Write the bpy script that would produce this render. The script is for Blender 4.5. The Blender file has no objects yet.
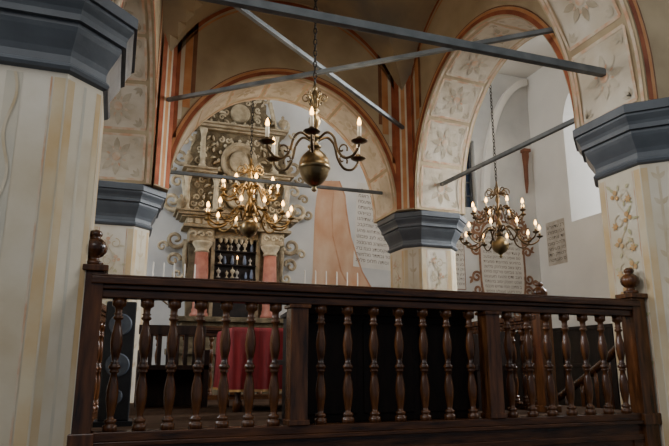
import bpy, math, random, bmesh
from math import sin, cos, pi, sqrt, radians, atan2
from mathutils import Vector
random.seed(7)
S = 1.7; EYE = 1.6
FLOOR = -0.25; GROUND = -EYE / S
sc = bpy.context.scene; col = sc.collection
def W(x, y, z): return Vector((x * S, y * S, EYE + z * S))

# ------------------------------------------------------------------ materials
def lin(c):
    r = []
    for v in c:
        v = v / 255.0
        r.append(v / 12.92 if v <= 0.04045 else ((v + 0.055) / 1.055) ** 2.4)
    return (*r, 1.0)
def mat(name, c1, c2=None, scale=4.0, rough=0.7, metal=0.0, bump=0.0, stretch=(1, 1, 1), emit=None, estr=0.0, detail=6, contrast=(0.3, 0.7), c3=None, spec=None):
    m = bpy.data.materials.new(name); m.use_nodes = True
    nt = m.node_tree; b = nt.nodes['Principled BSDF']
    b.inputs['Roughness'].default_value = rough
    b.inputs['Metallic'].default_value = metal
    if spec is not None: b.inputs['Specular IOR Level'].default_value = spec
    c2 = c2 or c1
    tc = nt.nodes.new('ShaderNodeTexCoord'); mp = nt.nodes.new('ShaderNodeMapping')
    mp.inputs['Scale'].default_value = stretch
    nt.links.new(tc.outputs['Object'], mp.inputs['Vector'])
    n = nt.nodes.new('ShaderNodeTexNoise'); n.inputs['Scale'].default_value = scale; n.inputs['Detail'].default_value = detail
    nt.links.new(mp.outputs['Vector'], n.inputs['Vector'])
    r = nt.nodes.new('ShaderNodeValToRGB')
    r.color_ramp.elements[0].position = contrast[0]; r.color_ramp.elements[1].position = contrast[1]
    r.color_ramp.elements[0].color = lin(c1); r.color_ramp.elements[1].color = lin(c2)
    if c3:
        e = r.color_ramp.elements.new((contrast[0] + contrast[1]) / 2); e.color = lin(c3)
    nt.links.new(n.outputs['Fac'], r.inputs['Fac'])
    nt.links.new(r.outputs['Color'], b.inputs['Base Color'])
    if bump:
        n2 = nt.nodes.new('ShaderNodeTexNoise'); n2.inputs['Scale'].default_value = scale * 5; n2.inputs['Detail'].default_value = 4
        nt.links.new(mp.outputs['Vector'], n2.inputs['Vector'])
        bp = nt.nodes.new('ShaderNodeBump'); bp.inputs['Strength'].default_value = bump; bp.inputs['Distance'].default_value = 0.02
        nt.links.new(n2.outputs['Fac'], bp.inputs['Height']); nt.links.new(bp.outputs['Normal'], b.inputs['Normal'])
    if emit:
        b.inputs['Emission Color'].default_value = lin(emit); b.inputs['Emission Strength'].default_value = estr
    return m
PL = (210, 198, 174)
M = {}
M['pier'] = mat('pier_plaster', (192, 174, 142), (222, 213, 196), 1.6, 0.88, bump=0.08, c3=(210, 198, 174), contrast=(.3, .68), detail=8)
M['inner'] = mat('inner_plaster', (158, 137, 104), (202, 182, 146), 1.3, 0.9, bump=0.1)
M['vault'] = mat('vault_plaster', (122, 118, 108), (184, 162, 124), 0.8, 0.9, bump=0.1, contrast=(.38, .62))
M['white'] = mat('white_plaster', (206, 203, 197), (222, 219, 213), 0.8, 0.9, bump=0.08)
M['back'] = mat('back_plaster', (174, 175, 175), (210, 209, 205), 0.9, 0.9, bump=0.08)
M['capital'] = mat('capital_stone', (74, 79, 84), (95, 100, 105), 3.0, 0.5, bump=0.1)
M['wood'] = mat('dark_wood', (42, 24, 13), (96, 58, 31), 4.0, 0.26, bump=0.12, stretch=(1.0, 7, 7))
M['woodv'] = mat('dark_wood_upright', (45, 26, 14), (110, 67, 36), 4.0, 0.2, bump=0.06, stretch=(6, 6, 0.8))
M['blackwood'] = mat('black_brown_wood', (18, 12, 8), (36, 23, 15), 5.0, 0.55, stretch=(4, 4, 1), spec=.25)
M['brownwood'] = mat('brown_stair_wood', (26, 16, 10), (50, 31, 19), 5.0, 0.55, stretch=(4, 4, 1), spec=.25)
M['boards'] = mat('floor_boards', (46, 33, 24), (72, 54, 40), 4.0, 0.9, stretch=(1, 7, 1), spec=.05)
M['ground'] = mat('ground_tiles', (40, 37, 34), (60, 55, 50), 3.0, 0.8, spec=.1)
M['iron'] = mat('grey_iron', (92, 98, 100), (128, 132, 132), 6.0, 0.55, metal=0.2)
M['brass'] = mat('aged_brass', (112, 86, 48), (162, 130, 80), 6.0, 0.36, metal=0.9)
M['palebrass'] = mat('pewter_brass', (112, 95, 66), (156, 136, 100), 6.0, 0.3, metal=0.9)
M['darkbrass'] = mat('dark_brass', (66, 55, 42), (114, 92, 62), 6.0, 0.32, metal=0.9)
M['chain'] = mat('chain_metal', (40, 37, 34), (62, 56, 48), 8.0, 0.45, metal=0.8)
M['candle'] = mat('candle_white', (232, 222, 198), (242, 234, 216), 8.0, 0.5, emit=(255, 220, 160), estr=0.15)
M['wax'] = mat('dull_wax', (196, 188, 174), (212, 204, 190), 8.0, 0.6)
M['flame'] = mat('bulb_glow', (255, 220, 150), None, 8.0, 0.4, emit=(255, 190, 100), estr=12.0)
M['red'] = mat('red_paint', (134, 64, 36), (174, 98, 60), 5.0, 0.85)
M['archred'] = mat('arch_edge_paint', (126, 62, 36), (170, 96, 58), 5.0, 0.85)
M['orange'] = mat('ochre_paint', (188, 120, 68), (208, 154, 104), 4.0, 0.85)
M['cream'] = mat('cream_paint', (206, 190, 158), (218, 206, 182), 4.0, 0.85)
M['coffer'] = mat('coffer_paint', (190, 173, 146), (214, 203, 184), 3.0, 0.85)
M['umber'] = mat('umber_paint', (112, 72, 46), (142, 96, 64), 4.0, 0.85)
M['yellow'] = mat('yellow_paint', (202, 166, 112), (212, 197, 166), 2.2, 0.88, contrast=(.34, .64), detail=8)
M['bluegrey'] = mat('blue_grey_paint', (186, 182, 168), (208, 198, 176), 2.2, 0.88, contrast=(.34, .64), detail=8)
M['taupe'] = mat('faded_vine_paint', (188, 166, 128), PL, 6.0, 0.88, contrast=(.3, .66))
M['green'] = mat('faded_sage_paint', (178, 168, 128), PL, 6.0, 0.88, contrast=(.3, .66))
M['foliage'] = mat('foliage_paint', (152, 148, 102), (198, 187, 150), 7.0, 0.88, contrast=(.3, .68))
M['pink'] = mat('faded_pink_paint', (202, 156, 122), PL, 8.0, 0.88, contrast=(.35, .66))
M['flower'] = mat('fruit_paint', (190, 142, 86), (206, 178, 134), 8.0, 0.88, contrast=(.35, .7))
M['grey'] = mat('faded_grey_paint', (160, 144, 118), (206, 193, 170), 4.0, 0.88, contrast=(.32, .68))
M['faint'] = mat('very_faded_paint', (180, 163, 134), (206, 193, 170), 4.0, 0.88, contrast=(.32, .66))
M['scrollbrown'] = mat('brown_scroll_paint', (106, 72, 52), (146, 110, 84), 7.0, 0.85)
M['ink'] = mat('text_paint', (84, 75, 66), (114, 104, 92), 5.0, 0.9)
M['panel'] = mat('text_ground', (192, 188, 180), (208, 204, 196), 3.0, 0.9)
M['stain'] = mat('stained_text_ground', (160, 150, 136), (194, 186, 174), 6.0, 0.9)
M['darkink'] = mat('dark_text_paint', (60, 52, 44), (88, 78, 66), 5.0, 0.9)
M['drape'] = mat('drape_paint', (182, 134, 100), (202, 176, 152), 1.5, 0.9, stretch=(1.6, 1, 0.9))
M['drapeedge'] = mat('drape_fold_paint', (170, 120, 88), (194, 156, 128), 3.0, 0.9)
M['ark'] = mat('ark_stone', (126, 112, 88), (176, 161, 134), 7.0, 0.9, bump=0.7, spec=.15)
M['arkdark'] = mat('ark_ground', (80, 70, 54), (130, 116, 92), 8.0, 0.9, bump=0.8, spec=.1)
M['arklight'] = mat('ark_relief', (158, 143, 116), (202, 188, 160), 9.0, 0.9, bump=0.5, spec=.15)
M['arkred'] = mat('ark_red_marble', (146, 82, 64), (180, 118, 96), 8.0, 0.6)
M['velvet'] = mat('ark_niche', (22, 19, 19), (44, 36, 32), 6.0, 0.9)
M['silver'] = mat('silver_ornament', (150, 142, 128), (186, 178, 164), 8.0, 0.5)
M['blue'] = mat('blue_ornament', (92, 104, 126), (120, 130, 150), 8.0, 0.5)
M['cloth'] = mat('red_cloth', (92, 9, 13), (134, 18, 22), 5.0, 0.85, stretch=(6, 6, 0.6))
M['gold'] = mat('gold_trim', (140, 100, 50), (176, 134, 74), 12.0, 0.6)
M['black'] = mat('black_plastic', (22, 23, 26), (34, 36, 40), 10.0, 0.5)
M['cone'] = mat('speaker_cone', (70, 78, 90), (98, 106, 118), 10.0, 0.5)
M['frame'] = mat('window_frame', (60, 64, 70), (86, 90, 96), 5.0, 0.5)
M['glass'] = mat('blue_glass', (26, 36, 58), (52, 66, 94), 3.0, 0.15)
M['brown'] = mat('brown_corbel', (110, 66, 46), (136, 88, 64), 5.0, 0.8)

# ------------------------------------------------------------------ builder
def root_of(o):
    while o.parent: o = o.parent
    return o
class MB:
    def __init__(s): s.v = []; s.f = []; s.sm = []
    def add(s, vs, fs, smooth=False):
        o = len(s.v); s.v += [Vector(p) for p in vs]
        for f in fs: s.f.append([i + o for i in f]); s.sm.append(smooth)
    def bx(s, x0, x1, y0, y1, z0, z1):           # H units, axis aligned
        s.obox((x0, (y0 + y1) / 2), (x1, (y0 + y1) / 2), abs(y1 - y0) / 2, z0, z1)
    def obox(s, p0, p1, hw, z0, z1):
        d = Vector((p1[0] - p0[0], p1[1] - p0[1])); d.normalize(); n = Vector((-d.y, d.x)) * hw
        q = [(p0[0] - n.x, p0[1] - n.y), (p1[0] - n.x, p1[1] - n.y), (p1[0] + n.x, p1[1] + n.y), (p0[0] + n.x, p0[1] + n.y)]
        s.prism(q, z0, z1)
    def prism(s, poly, z0, z1):
        n = len(poly)
        vs = [W(p[0], p[1], z0) for p in poly] + [W(p[0], p[1], z1) for p in poly]
        fs = [list(range(n))[::-1], list(range(n, 2 * n))] + [[i, (i + 1) % n, n + (i + 1) % n, n + i] for i in range(n)]
        s.add(vs, fs)
    def rings(s, rings, smooth=False, cap=True):
        n = len(rings[0]); vs = [p for r in rings for p in r]; fs = []
        for k in range(len(rings) - 1):
            for i in range(n):
                j = (i + 1) % n
                fs.append([k * n + i, k * n + j, (k + 1) * n + j, (k + 1) * n + i])
        if cap:
            fs.append(list(range(n))[::-1]); fs.append([(len(rings) - 1) * n + i for i in range(n)])
        s.add(vs, fs, smooth)
    def lathe(s, prof, c, seg=14, k=1.0):        # prof (r,z) in H relative to c (H)
        R = []
        for r, z in prof:
            r = max(r, 0.0008)
            R.append([W(c[0] + r * k * cos(2 * pi * i / seg), c[1] + r * k * sin(2 * pi * i / seg), c[2] + z * k) for i in range(seg)])
        s.rings(R, True)
    def tube(s, path, r, seg=8):                 # path H units
        P = [W(*p) for p in path]; R = []
        for i, p in enumerate(P):
            t = (P[min(i + 1, len(P) - 1)] - P[max(i - 1, 0)])
            if t.length < 1e-9: t = Vector((0, 0, 1))
            t.normalize()
            a = Vector((0, 0, 1)) if abs(t.z) < 0.9 else Vector((1, 0, 0))
            if abs(t.y) < 1e-5: a = Vector((0, 1, 0))
            u = t.cross(a).normalized(); w = t.cross(u)
            rr = (r[i] if isinstance(r, list) else r) * S
            R.append([p + u * rr * cos(2 * pi * j / seg) + w * rr * sin(2 * pi * j / seg) for j in range(seg)])
        s.rings(R, True)
    def bar(s, a, b, hw, hh):                    # rectangular bar between 3D points (H)
        A, B = W(*a), W(*b); t = (B - A).normalized(); u = t.cross(Vector((0, 0, 1))).normalized() * hw * S; w = u.cross(t).normalized() * hh * S
        s.rings([[A + u + w, A - u + w, A - u - w, A + u - w], [B + u + w, B - u + w, B - u - w, B + u - w]])
    def extr(s, pts, vec):                       # planar polygon of 3D world points
        n = len(pts); v2 = [p + vec for p in pts]
        s.add(pts + v2, [list(range(n))[::-1], list(range(n, 2 * n))] + [[i, (i + 1) % n, n + (i + 1) % n, n + i] for i in range(n)])
    def build(s, name, m, parent=None, bevel=0.0, closed=True):
        off = root_of(parent).location.copy() if parent else Vector((0, 0, 0))
        me = bpy.data.meshes.new(name)
        me.from_pydata([tuple(p - off) for p in s.v], [], s.f)
        for p, sm in zip(me.polygons, s.sm): p.use_smooth = sm
        if closed:
            bm = bmesh.new(); bm.from_mesh(me); bmesh.ops.recalc_face_normals(bm, faces=bm.faces); bm.to_mesh(me); bm.free()
        me.materials.append(m)
        o = bpy.data.objects.new(name, me); col.objects.link(o)
        if parent: o.parent = parent
        if bevel:
            b = o.modifiers.new('bevel', 'BEVEL'); b.width = bevel; b.segments = 2; b.limit_method = 'ANGLE'
        return o
def thing(name, label, cat, loc, group=None):
    o = bpy.data.objects.new(name, None); col.objects.link(o); o.location = W(*loc); o.empty_display_size = 0.1
    o['label'] = label; o['category'] = cat
    if group: o['group'] = group
    return o
def tag(o, label, cat, group=None):
    o['label'] = label; o['category'] = cat
    if group: o['group'] = group
    return o
def struct(o): o['kind'] = 'structure'; return o

# ------------------------------------------------------------------ flat painted shapes (2D lists of polygons)
def d_ribbon(pts, w):
    out = []; L = []; R = []
    for i, p in enumerate(pts):
        a = pts[max(i - 1, 0)]; b = pts[min(i + 1, len(pts) - 1)]
        dx, dy = b[0] - a[0], b[1] - a[1]; l = math.hypot(dx, dy) or 1
        ww = (w[i] if isinstance(w, list) else w) / 2
        L.append((p[0] - dy / l * ww, p[1] + dx / l * ww)); R.append((p[0] + dy / l * ww, p[1] - dx / l * ww))
    for i in range(len(pts) - 1): out.append([L[i], R[i], R[i + 1], L[i + 1]])
    return out
def d_disc(x, y, r, n=12, sx=1, sy=1): return [[(x + r * sx * cos(2 * pi * i / n), y + r * sy * sin(2 * pi * i / n)) for i in range(n)]]
def d_leaf(x, y, a, l, w):
    P = [(0, 0), (.15, .3), (.4, .5), (.65, .42), (.85, .2), (1, 0), (.85, -.2), (.65, -.42), (.4, -.5), (.15, -.3)]
    return [[(x + l * p * cos(a) - w * q * sin(a), y + l * p * sin(a) + w * q * cos(a)) for p, q in P]]
def d_spiral(x, y, r0, r1, a0, turns, w, n=26):
    pts = []
    for i in range(n + 1):
        t = i / n; r = r0 + (r1 - r0) * t; a = a0 + turns * 2 * pi * t
        pts.append((x + r * cos(a), y + r * sin(a)))
    return d_ribbon(pts, w)
def d_rect(x0, y0, x1, y1, w):
    return d_ribbon([(x0, y0), (x1, y0)], w) + d_ribbon([(x1, y0), (x1, y1)], w) + d_ribbon([(x1, y1), (x0, y1)], w) + d_ribbon([(x0, y1), (x0, y0)], w)
def d_flower(x, y, r, n=8, fat=.5, r0=0.0, ph=0.0):
    out = []
    for i in range(n):
        a = 2 * pi * i / n + ph
        out += d_leaf(x + r0 * cos(a), y + r0 * sin(a), a, r - r0, r * fat)
    return out
def sclx(polys, x0, k): return [[(x0 + (p[0] - x0) * k, p[1]) for p in q] for q in polys]
def decal(polys, f, name, m, parent, nv=None, step=2e-5):
    b = MB()
    for i, p in enumerate(polys):
        o = nv * (step * i) if nv else Vector((0, 0, 0))
        b.add([f(*q) + o for q in p], [list(range(len(p)))])
    return b.build(name, m, parent, closed=False)
def tendril(x, y0, y1, amp, n):
    pts = []; N = n * 10
    for i in range(N + 1):
        t = i / N; pts.append((x + amp * sin(t * n * pi), y0 + (y1 - y0) * t))
    return pts

# ------------------------------------------------------------------ piers
PW = 0.5; CH = 0.11
PIERS = {'A': (-1.75, -1.2), 'B': (1.25, -1.2), 'C': (1.12, 1.2), 'D': (-1.46, 1.2)}
def octo(cx, cy, o, z):
    a = PW / 2 + o; c = CH + o * (2 - sqrt(2))
    q = [(-a + c, -a), (a - c, -a), (a, -a + c), (a, a - c), (a - c, a), (-a + c, a), (-a, a - c), (-a, -a + c)]
    return [W(cx + x, cy + y, z) for x, y in q]
PLAB = {'A': 'thick cream plaster pillar with faded ochre bands, nearest, at the left end of the balustrade',
        'B': 'thick cream pillar painted with yellowish fruit and green foliage, at the right end of the balustrade',
        'C': 'white plaster pillar under a grey capital between the two open arches',
        'D': 'far left plaster pillar partly hidden behind the nearest cream pillar'}
CAPZ0, CAPZ1 = 0.98, 1.27
def pillar(k):
    x, y = PIERS[k]; cx, cy = x + PW / 2, y + PW / 2
    t = thing('pillar', PLAB[k], 'pillar', (cx, cy, GROUND), 'pillars around the platform')
    b = MB(); b.rings([octo(cx, cy, 0.05, GROUND), octo(cx, cy, 0.05, GROUND + .12), octo(cx, cy, 0.0, GROUND + .17), octo(cx, cy, 0, CAPZ0 + .01)])
    sh = b.build('shaft', M['pier'], t)
    prof = [(0.0, .968), (.016, .975), (.022, .986), (.016, .998), (.008, 1.004), (.008, 1.03), (.016, 1.05), (.03, 1.075), (.046, 1.105), (.052, 1.12), (.052, 1.135), (.068, 1.137), (.068, 1.16), (.074, 1.175), (.084, 1.19), (.09, 1.2), (.09, 1.212), (.102, 1.214), (.102, CAPZ1 - .015), (.095, CAPZ1 - .008)]
    b = MB(); b.rings([octo(cx, cy, o, z) for o, z in prof]); b.build('capital', M['capital'], t)
    a = PW / 2; q = 1 / sqrt(2); cd = a - CH / 2
    F3 = {'front': (lambda u, z: W(cx + u, cy - a, z), Vector((0, -1, 0))), 'left': (lambda u, z: W(cx - a, cy - u, z), Vector((-1, 0, 0))), 'right': (lambda u, z: W(cx + a, cy + u, z), Vector((1, 0, 0))),
          'cfr': (lambda u, z: W(cx + cd + u * q, cy - cd + u * q, z), Vector((q, -q, 0))), 'cfl': (lambda u, z: W(cx - cd + u * q, cy - cd - u * q, z), Vector((-q, -q, 0))), 'cbl': (lambda u, z: W(cx - cd - u * q, cy + cd - u * q, z), Vector((-q, q, 0)))}
    def dc(polys, nm, lift, name, m):
        f, n = F3[nm]; decal(polys, lambda u, z: f(u, z) + n * lift, name, m, sh, n)
    hw = a - CH; z0, z1 = -.6, CAPZ0 - .03
    for nm in ('front', 'left', 'right'):
        def ln(u): return [(u, z0), (u, z1)]
        dc(d_ribbon(ln(-hw + .022), .036) + d_ribbon(ln(hw - .022), .036), nm, .001, 'painted_band', M['yellow'])
        dc(d_ribbon(ln(-hw + .048), .006) + d_ribbon(ln(hw - .048), .006), nm, .0015, 'painted_line', M['pink'])
        if k == 'A':
            dc(d_ribbon(ln(-.02), .05), nm, .001, 'painted_blue_grey_band', M['bluegrey'])
            dc(d_ribbon(tendril(-.02, z0, z1, .012, 11), .009), nm, .0015, 'painted_vine', M['taupe'])
        else:
            P = d_ribbon(tendril(0, z0, z1 - .05, .03, 12), .008); G = []; F = []
            for i in range(12):
                zz = z0 + (z1 - .05 - z0) * (i + .5) / 12; sd = 1 if i % 2 == 0 else -1
                P += d_spiral(-sd * .02, zz, .036, .012, pi / 2, 1.0 * sd, .007)
                for j in range(6):
                    ang = random.uniform(0, 2 * pi); rr = random.uniform(.02, .07)
                    G += d_leaf(sd * .01 + rr * cos(ang), zz + rr * sin(ang) * 1.1, ang, random.uniform(.022, .042), random.uniform(.012, .02))
                F += d_disc(sd * .03, zz + .03, .014, 10) + d_disc(sd * .05, zz + .01, .012, 10) + d_disc(sd * .02, zz + .0, .012, 10)
                if k == 'B': F += d_flower(-sd * .05, zz - .02, .024, 6, .45)
            dc(P, nm, .001, 'painted_vine', M['taupe'])
            dc(G, nm, .006, 'painted_leaves', M['foliage' if k == 'B' else 'green'])
            dc(F, nm, .009, 'painted_fruit', M['flower' if k == 'B' else 'pink'])
    for nm in ('cfr', 'cfl', 'cbl'):
        cw = CH * sqrt(2) / 2
        dc(d_ribbon([(-cw + .018, z0), (-cw + .018, z1)], .03) + d_ribbon([(cw - .016, z0), (cw - .016, z1)], .022), nm, .001, 'painted_band', M['yellow'])
        P = []
        if k != 'A':
            for i in range(12):
                zz = z0 + (z1 - z0) * (i + .5) / 12
                P += d_leaf(0, zz, .9, .05, .022) + d_leaf(0, zz, pi - .9, .05, .022)
        dc(P + d_ribbon([(0, z0), (0, z1)], .012), nm, .001, 'painted_leaves', M['taupe' if k != 'A' else 'bluegrey'])
    return t
for k in 'ABCD': pillar(k)

# ------------------------------------------------------------------ arch walls
WT = 3.25
def arch_wall(name, p0, p1, e0, e1, nrm, th, z0, rise, z1, m, rosette='grey', N=40):
    p0 = Vector(p0); p1 = Vector(p1); L = (p1 - p0).length; d = (p1 - p0) / L; n = Vector(nrm)
    def pt(s, z, w):
        q = p0 + d * s + n * w; return W(q.x, q.y, z)
    b = MB(); zb = CAPZ1 - .008
    arc = [(L / 2 - L / 2 * cos(pi * i / N), z0 + rise * sin(pi * i / N)) for i in range(N + 1)]
    for w in (0, th):
        for i in range(N):
            (s0, za), (s1, zb_) = arc[i], arc[i + 1]
            b.add([pt(s0, za, w), pt(s1, zb_, w), pt(s1, z1, w), pt(s0, z1, w)], [[0, 1, 2, 3]])
        for sa, sb in ((-e0, 0), (L, L + e1)):
            if sb - sa > 1e-4: b.add([pt(sa, zb, w), pt(sb, zb, w), pt(sb, z1, w), pt(sa, z1, w)], [[0, 1, 2, 3]])
    for i in range(N):
        (s0, za), (s1, zb_) = arc[i], arc[i + 1]
        b.add([pt(s0, za, 0), pt(s1, zb_, 0), pt(s1, zb_, th), pt(s0, za, th)], [[0, 1, 2, 3]], True)
    for s_ in (0, L): b.add([pt(s_, zb, 0), pt(s_, z0, 0), pt(s_, z0, th), pt(s_, zb, th)], [[0, 1, 2, 3]])
    for sa, sb in ((-e0, 0), (L, L + e1)):
        if sb - sa > 1e-4: b.add([pt(sa, zb, 0), pt(sb, zb, 0), pt(sb, zb, th), pt(sa, zb, th)], [[0, 1, 2, 3]])
    for s_ in (-e0, L + e1): b.add([pt(s_, zb, 0), pt(s_, z1, 0), pt(s_, z1, th), pt(s_, zb, th)], [[0, 1, 2, 3]])
    b.add([pt(-e0, z1, 0), pt(L + e1, z1, 0), pt(L + e1, z1, th), pt(-e0, z1, th)], [[0, 1, 2, 3]])
    o = struct(b.build(name, m, closed=False))
    def soff(a, w, k=.9975):
        if a < 0: return pt(L / 2 - L / 2 * k, z0 + a * (L / 2 + rise) / 2, w)
        if a > pi: return pt(L / 2 + L / 2 * k, z0 - (a - pi) * (L / 2 + rise) / 2, w)
        return pt(L / 2 - L / 2 * k * cos(a), z0 + rise * k * sin(a), w)
    def face(s, z): return pt(s, z, -.003)
    def faceo(s, z): return pt(s, z, th + .003)
    leg = z0 - CAPZ1
    def arcpts(g, a0=0, a1=pi, n=48):
        A = [(L / 2 - (L / 2 + g) * cos(a0 + (a1 - a0) * i / n), z0 + (rise + g) * sin(a0 + (a1 - a0) * i / n)) for i in range(n + 1)]
        return ([(-g, CAPZ1)] if leg > .02 else []) + A + ([(L + g, CAPZ1)] if leg > .02 else [])
    # painted coffers on the soffit
    G = []; T = []; Rr = []; Fr = []; np_ = 9; mean = (L / 2 + rise) / 2; c = th / 2
    la = leg / mean; span = pi + 2 * la
    for i in range(np_):
        a0 = -la + span * (i + .06) / np_; a1 = -la + span * (i + .94) / np_; am = (a0 + a1) / 2; hr = (a1 - a0) / 2 * mean
        Fr += d_rect(a0, .06, a1, th - .06, .016)
        for j in range(6): G += [[(a0 + (a1 - a0) * j / 6, .067), (a0 + (a1 - a0) * (j + 1) / 6, .067), (a0 + (a1 - a0) * (j + 1) / 6, th - .067), (a0 + (a1 - a0) * j / 6, th - .067)]]
        k = 1 / mean
        T += sclx(d_flower(am, c, .13, 8, .33, .04), am, k)
        for q in range(4):
            an = pi / 4 + q * pi / 2
            ex, ey = am + (hr * .86) / mean * (1 if cos(an) > 0 else -1), c + (th / 2 - .09) * (1 if sin(an) > 0 else -1)
            for da in (-.6, 0, .6): T += sclx(d_leaf(ex, ey, an + pi + da, .06, .022), ex, k)
        Rr += sclx(d_disc(am, c, .03, 12) + d_flower(am, c, .075, 8, .2, .045, pi / 8), am, k)
    decal(G, lambda a, w: soff(a, w, .9988), 'painted_coffer', M['coffer'], o)
    decal(T, lambda a, w: soff(a, w, .9962), 'painted_rosettes', M[rosette], o)
    decal(Rr, lambda a, w: soff(a, w, .9955), 'painted_rosette_hearts', M['pink' if rosette == 'grey' else 'faint'], o)
    ln = [-la + span * i / 44 for i in range(45)]
    decal(Fr + d_ribbon([(a, .025) for a in ln], .02) + d_ribbon([(a, th - .025) for a in ln], .02), lambda a, w: soff(a, w, .997), 'painted_border', M['pink'], o)
    for fc in (face, faceo):
        decal(d_ribbon(arcpts(.022), .03), fc, 'painted_arch_band', M['archred'], o)
        decal(d_ribbon(arcpts(.048), .02), fc, 'painted_arch_line', M['orange'], o)
        decal(d_ribbon(arcpts(.064), .008), fc, 'painted_arch_edge', M['umber'], o)
    return o, face, faceo, L
I = .11; J = .015
wb, fb, fbo, Lb = arch_wall('wall_inner_back', (-.96 + I, 1.2), (1.12 - I, 1.2), .5 + I, .5 + I, (0, 1), .5, CAPZ1, 1.06, WT, M['inner'], 'faint')
wr, fr, fro, Lr = arch_wall('wall_inner_right', (1.128, 1.2 - I), (1.242, -.7 + J), I, J, (.9976, .0684), .5, CAPZ1 + .06, 1.1, WT, M['inner'])
wf, ff, ffo, Lf = arch_wall('wall_inner_front', (1.25 - J, -.7), (-1.25 + J, -.7), .5 + J, .5 + J, (0, -1), .5, CAPZ1 + .16, 1.22, WT, M['inner'])
wl, fl, flo, Ll = arch_wall('wall_inner_left', (-1.23, -.7 + J), (-.98, 1.2 - I), J, I, (-.9886, .1508), .5, CAPZ1, 1.05, WT, M['inner'])
VS = 1.95
for (cx, cy, sx, sy, par) in ((-.96, 1.2, 1, -1, wb), (1.12, 1.2, -1, -1, wb)):
    b = MB(); b.prism([(cx + sx * I, cy), (cx, cy + sy * I), (cx - sx * .01, cy - sy * .01)], CAPZ1 - .008, WT)
    st = b.build('corner_strip', M['inner'], par)
    q = 1 / sqrt(2); mx, my = cx + sx * (I / 2 + .002), cy + sy * (I / 2 + .002)
    fm = lambda u, z: W(mx + sx * u * q, my - sy * u * q, z)
    for u, w_, mm in ((-.056, .042, 'red'), (-.025, .016, 'cream'), (0, .034, 'orange'), (.025, .016, 'cream'), (.056, .042, 'red')):
        decal(d_ribbon([(u, CAPZ1), (u, WT)], w_), fm, 'painted_stripe', M[mm], st)
for fc, L, par, rise, z0_, ends in ((fb, Lb, wb, 1.06, CAPZ1, (0, 1)), (fr, Lr, wr, 1.1, CAPZ1 + .06, (0,)), (fl, Ll, wl, 1.05, CAPZ1, (1,))):
    for u, w_, mm in ((-.085, .05, 'umber'), (-.045, .026, 'cream'), (.0, .06, 'red'), (.046, .028, 'cream'), (.09, .056, 'orange'), (.136, .032, 'umber')):
        zlo = CAPZ1 if u < -.06 else z0_ + .14 + rise * sqrt(max(0, 1 - ((L / 2 - max(u + .03, 0)) / (L / 2)) ** 2))
        for e in ends:
            s_ = u if e == 0 else L - u
            decal(d_ribbon([(s_, zlo), (s_, WT)], w_), fc, 'painted_stripe', M[mm], par)
# groin vault
cs = [(-.96, 1.2), (1.12, 1.2), (1.25, -.7), (-1.25, -.7)]
b = MB(); N = 36; vs = []; fs = []
for j in range(N + 1):
    for i in range(N + 1):
        u, v = i / N, j / N
        x = (1 - v) * ((1 - u) * cs[3][0] + u * cs[2][0]) + v * ((1 - u) * cs[0][0] + u * cs[1][0]); y = -.7 + v * 1.9
        uu, vv = 2 * u - 1, 2 * v - 1
        z = VS + .03 + 1.05 * max(sqrt(max(0, 1 - uu * uu)), sqrt(max(0, 1 - vv * vv)))
        vs.append(W(x, y, z))
for j in range(N):
    for i in range(N): k = j * (N + 1) + i; fs.append([k, k + 1, k + N + 2, k + N + 1])
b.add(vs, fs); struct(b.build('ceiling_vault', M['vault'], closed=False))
for fc, L, par, i0, i1 in ((fb, Lb, wb, I, I), (fr, Lr, wr, I, J)):
    cxl = (L + i1 - i0) / 2; hl = (L + i0 + i1) / 2
    pts = [(cxl - hl * cos(pi * i / 40), VS + 1.05 * sin(pi * i / 40)) for i in range(41)]
    decal(d_ribbon(pts, .03), fc, 'painted_lunette_line', M['red'], par)
    decal(d_ribbon([(a, z - .05) for a, z in pts], .016), fc, 'painted_lunette_line', M['orange'], par)

# ------------------------------------------------------------------ outer room
ROOF = 3.9; BY = 3.2; RX = 4.0; LX = -4.2; FY = -4.6; RT = 1.0
b = MB(); b.bx(LX - .3, RX + RT, FY, BY + .3, GROUND - .1, GROUND); struct(b.build('floor', M['ground']))
b = MB(); b.prism([(-1.24, -.965), (1.24, -.965), (1.24, -.69), (1.62, -.69), (1.55, 1.19), (1.11, 1.19), (1.11, 1.62), (-.95, 1.62), (-.95, 1.19), (-1.36, 1.19), (-1.6, -.69), (-1.24, -.69)], GROUND, FLOOR); struct(b.build('floor_platform', M['boards']))
b = MB(); b.bx(LX - .3, RX + RT, FY, BY + .3, ROOF, ROOF + .1); struct(b.build('ceiling', M['white']))
def wall_holes(name, m, axis, pos, th, s0, s1, z0, z1, holes, arch=0.0):
    b = MB()
    def bb(a, c, za, zb):
        if axis == 'x': b.bx(a, c, pos, pos + th, za, zb)     # runs along x at y=pos
        else: b.bx(pos, pos + th, a, c, za, zb)
    holes = sorted(holes); cur = s0
    for (h0, h1, a, c) in holes:
        bb(cur, h0, z0, z1); bb(h0, h1, z0, a); bb(h0, h1, c, z1); cur = h1
        if arch:                                               # rounded heads of the window recesses
            mid, hw = (h0 + h1) / 2, (h1 - h0) / 2
            for sg in (-1, 1):
                pts = [(mid + sg * hw * cos(pi / 2 * i / 12), c - arch + arch * sin(pi / 2 * i / 12)) for i in range(13)] + [(mid + sg * hw, c)]
                b.extr([W(pos, y_, z_) for y_, z_ in pts], Vector((th * S, 0, 0)))
    bb(cur, s1, z0, z1)
    return struct(b.build(name, m))
W1 = (2.9, 3.1, 1.95, 2.86)
wall_holes('wall_back', M['back'], 'x', BY, .3, LX, RX + RT, GROUND, ROOF, [W1])
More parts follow.
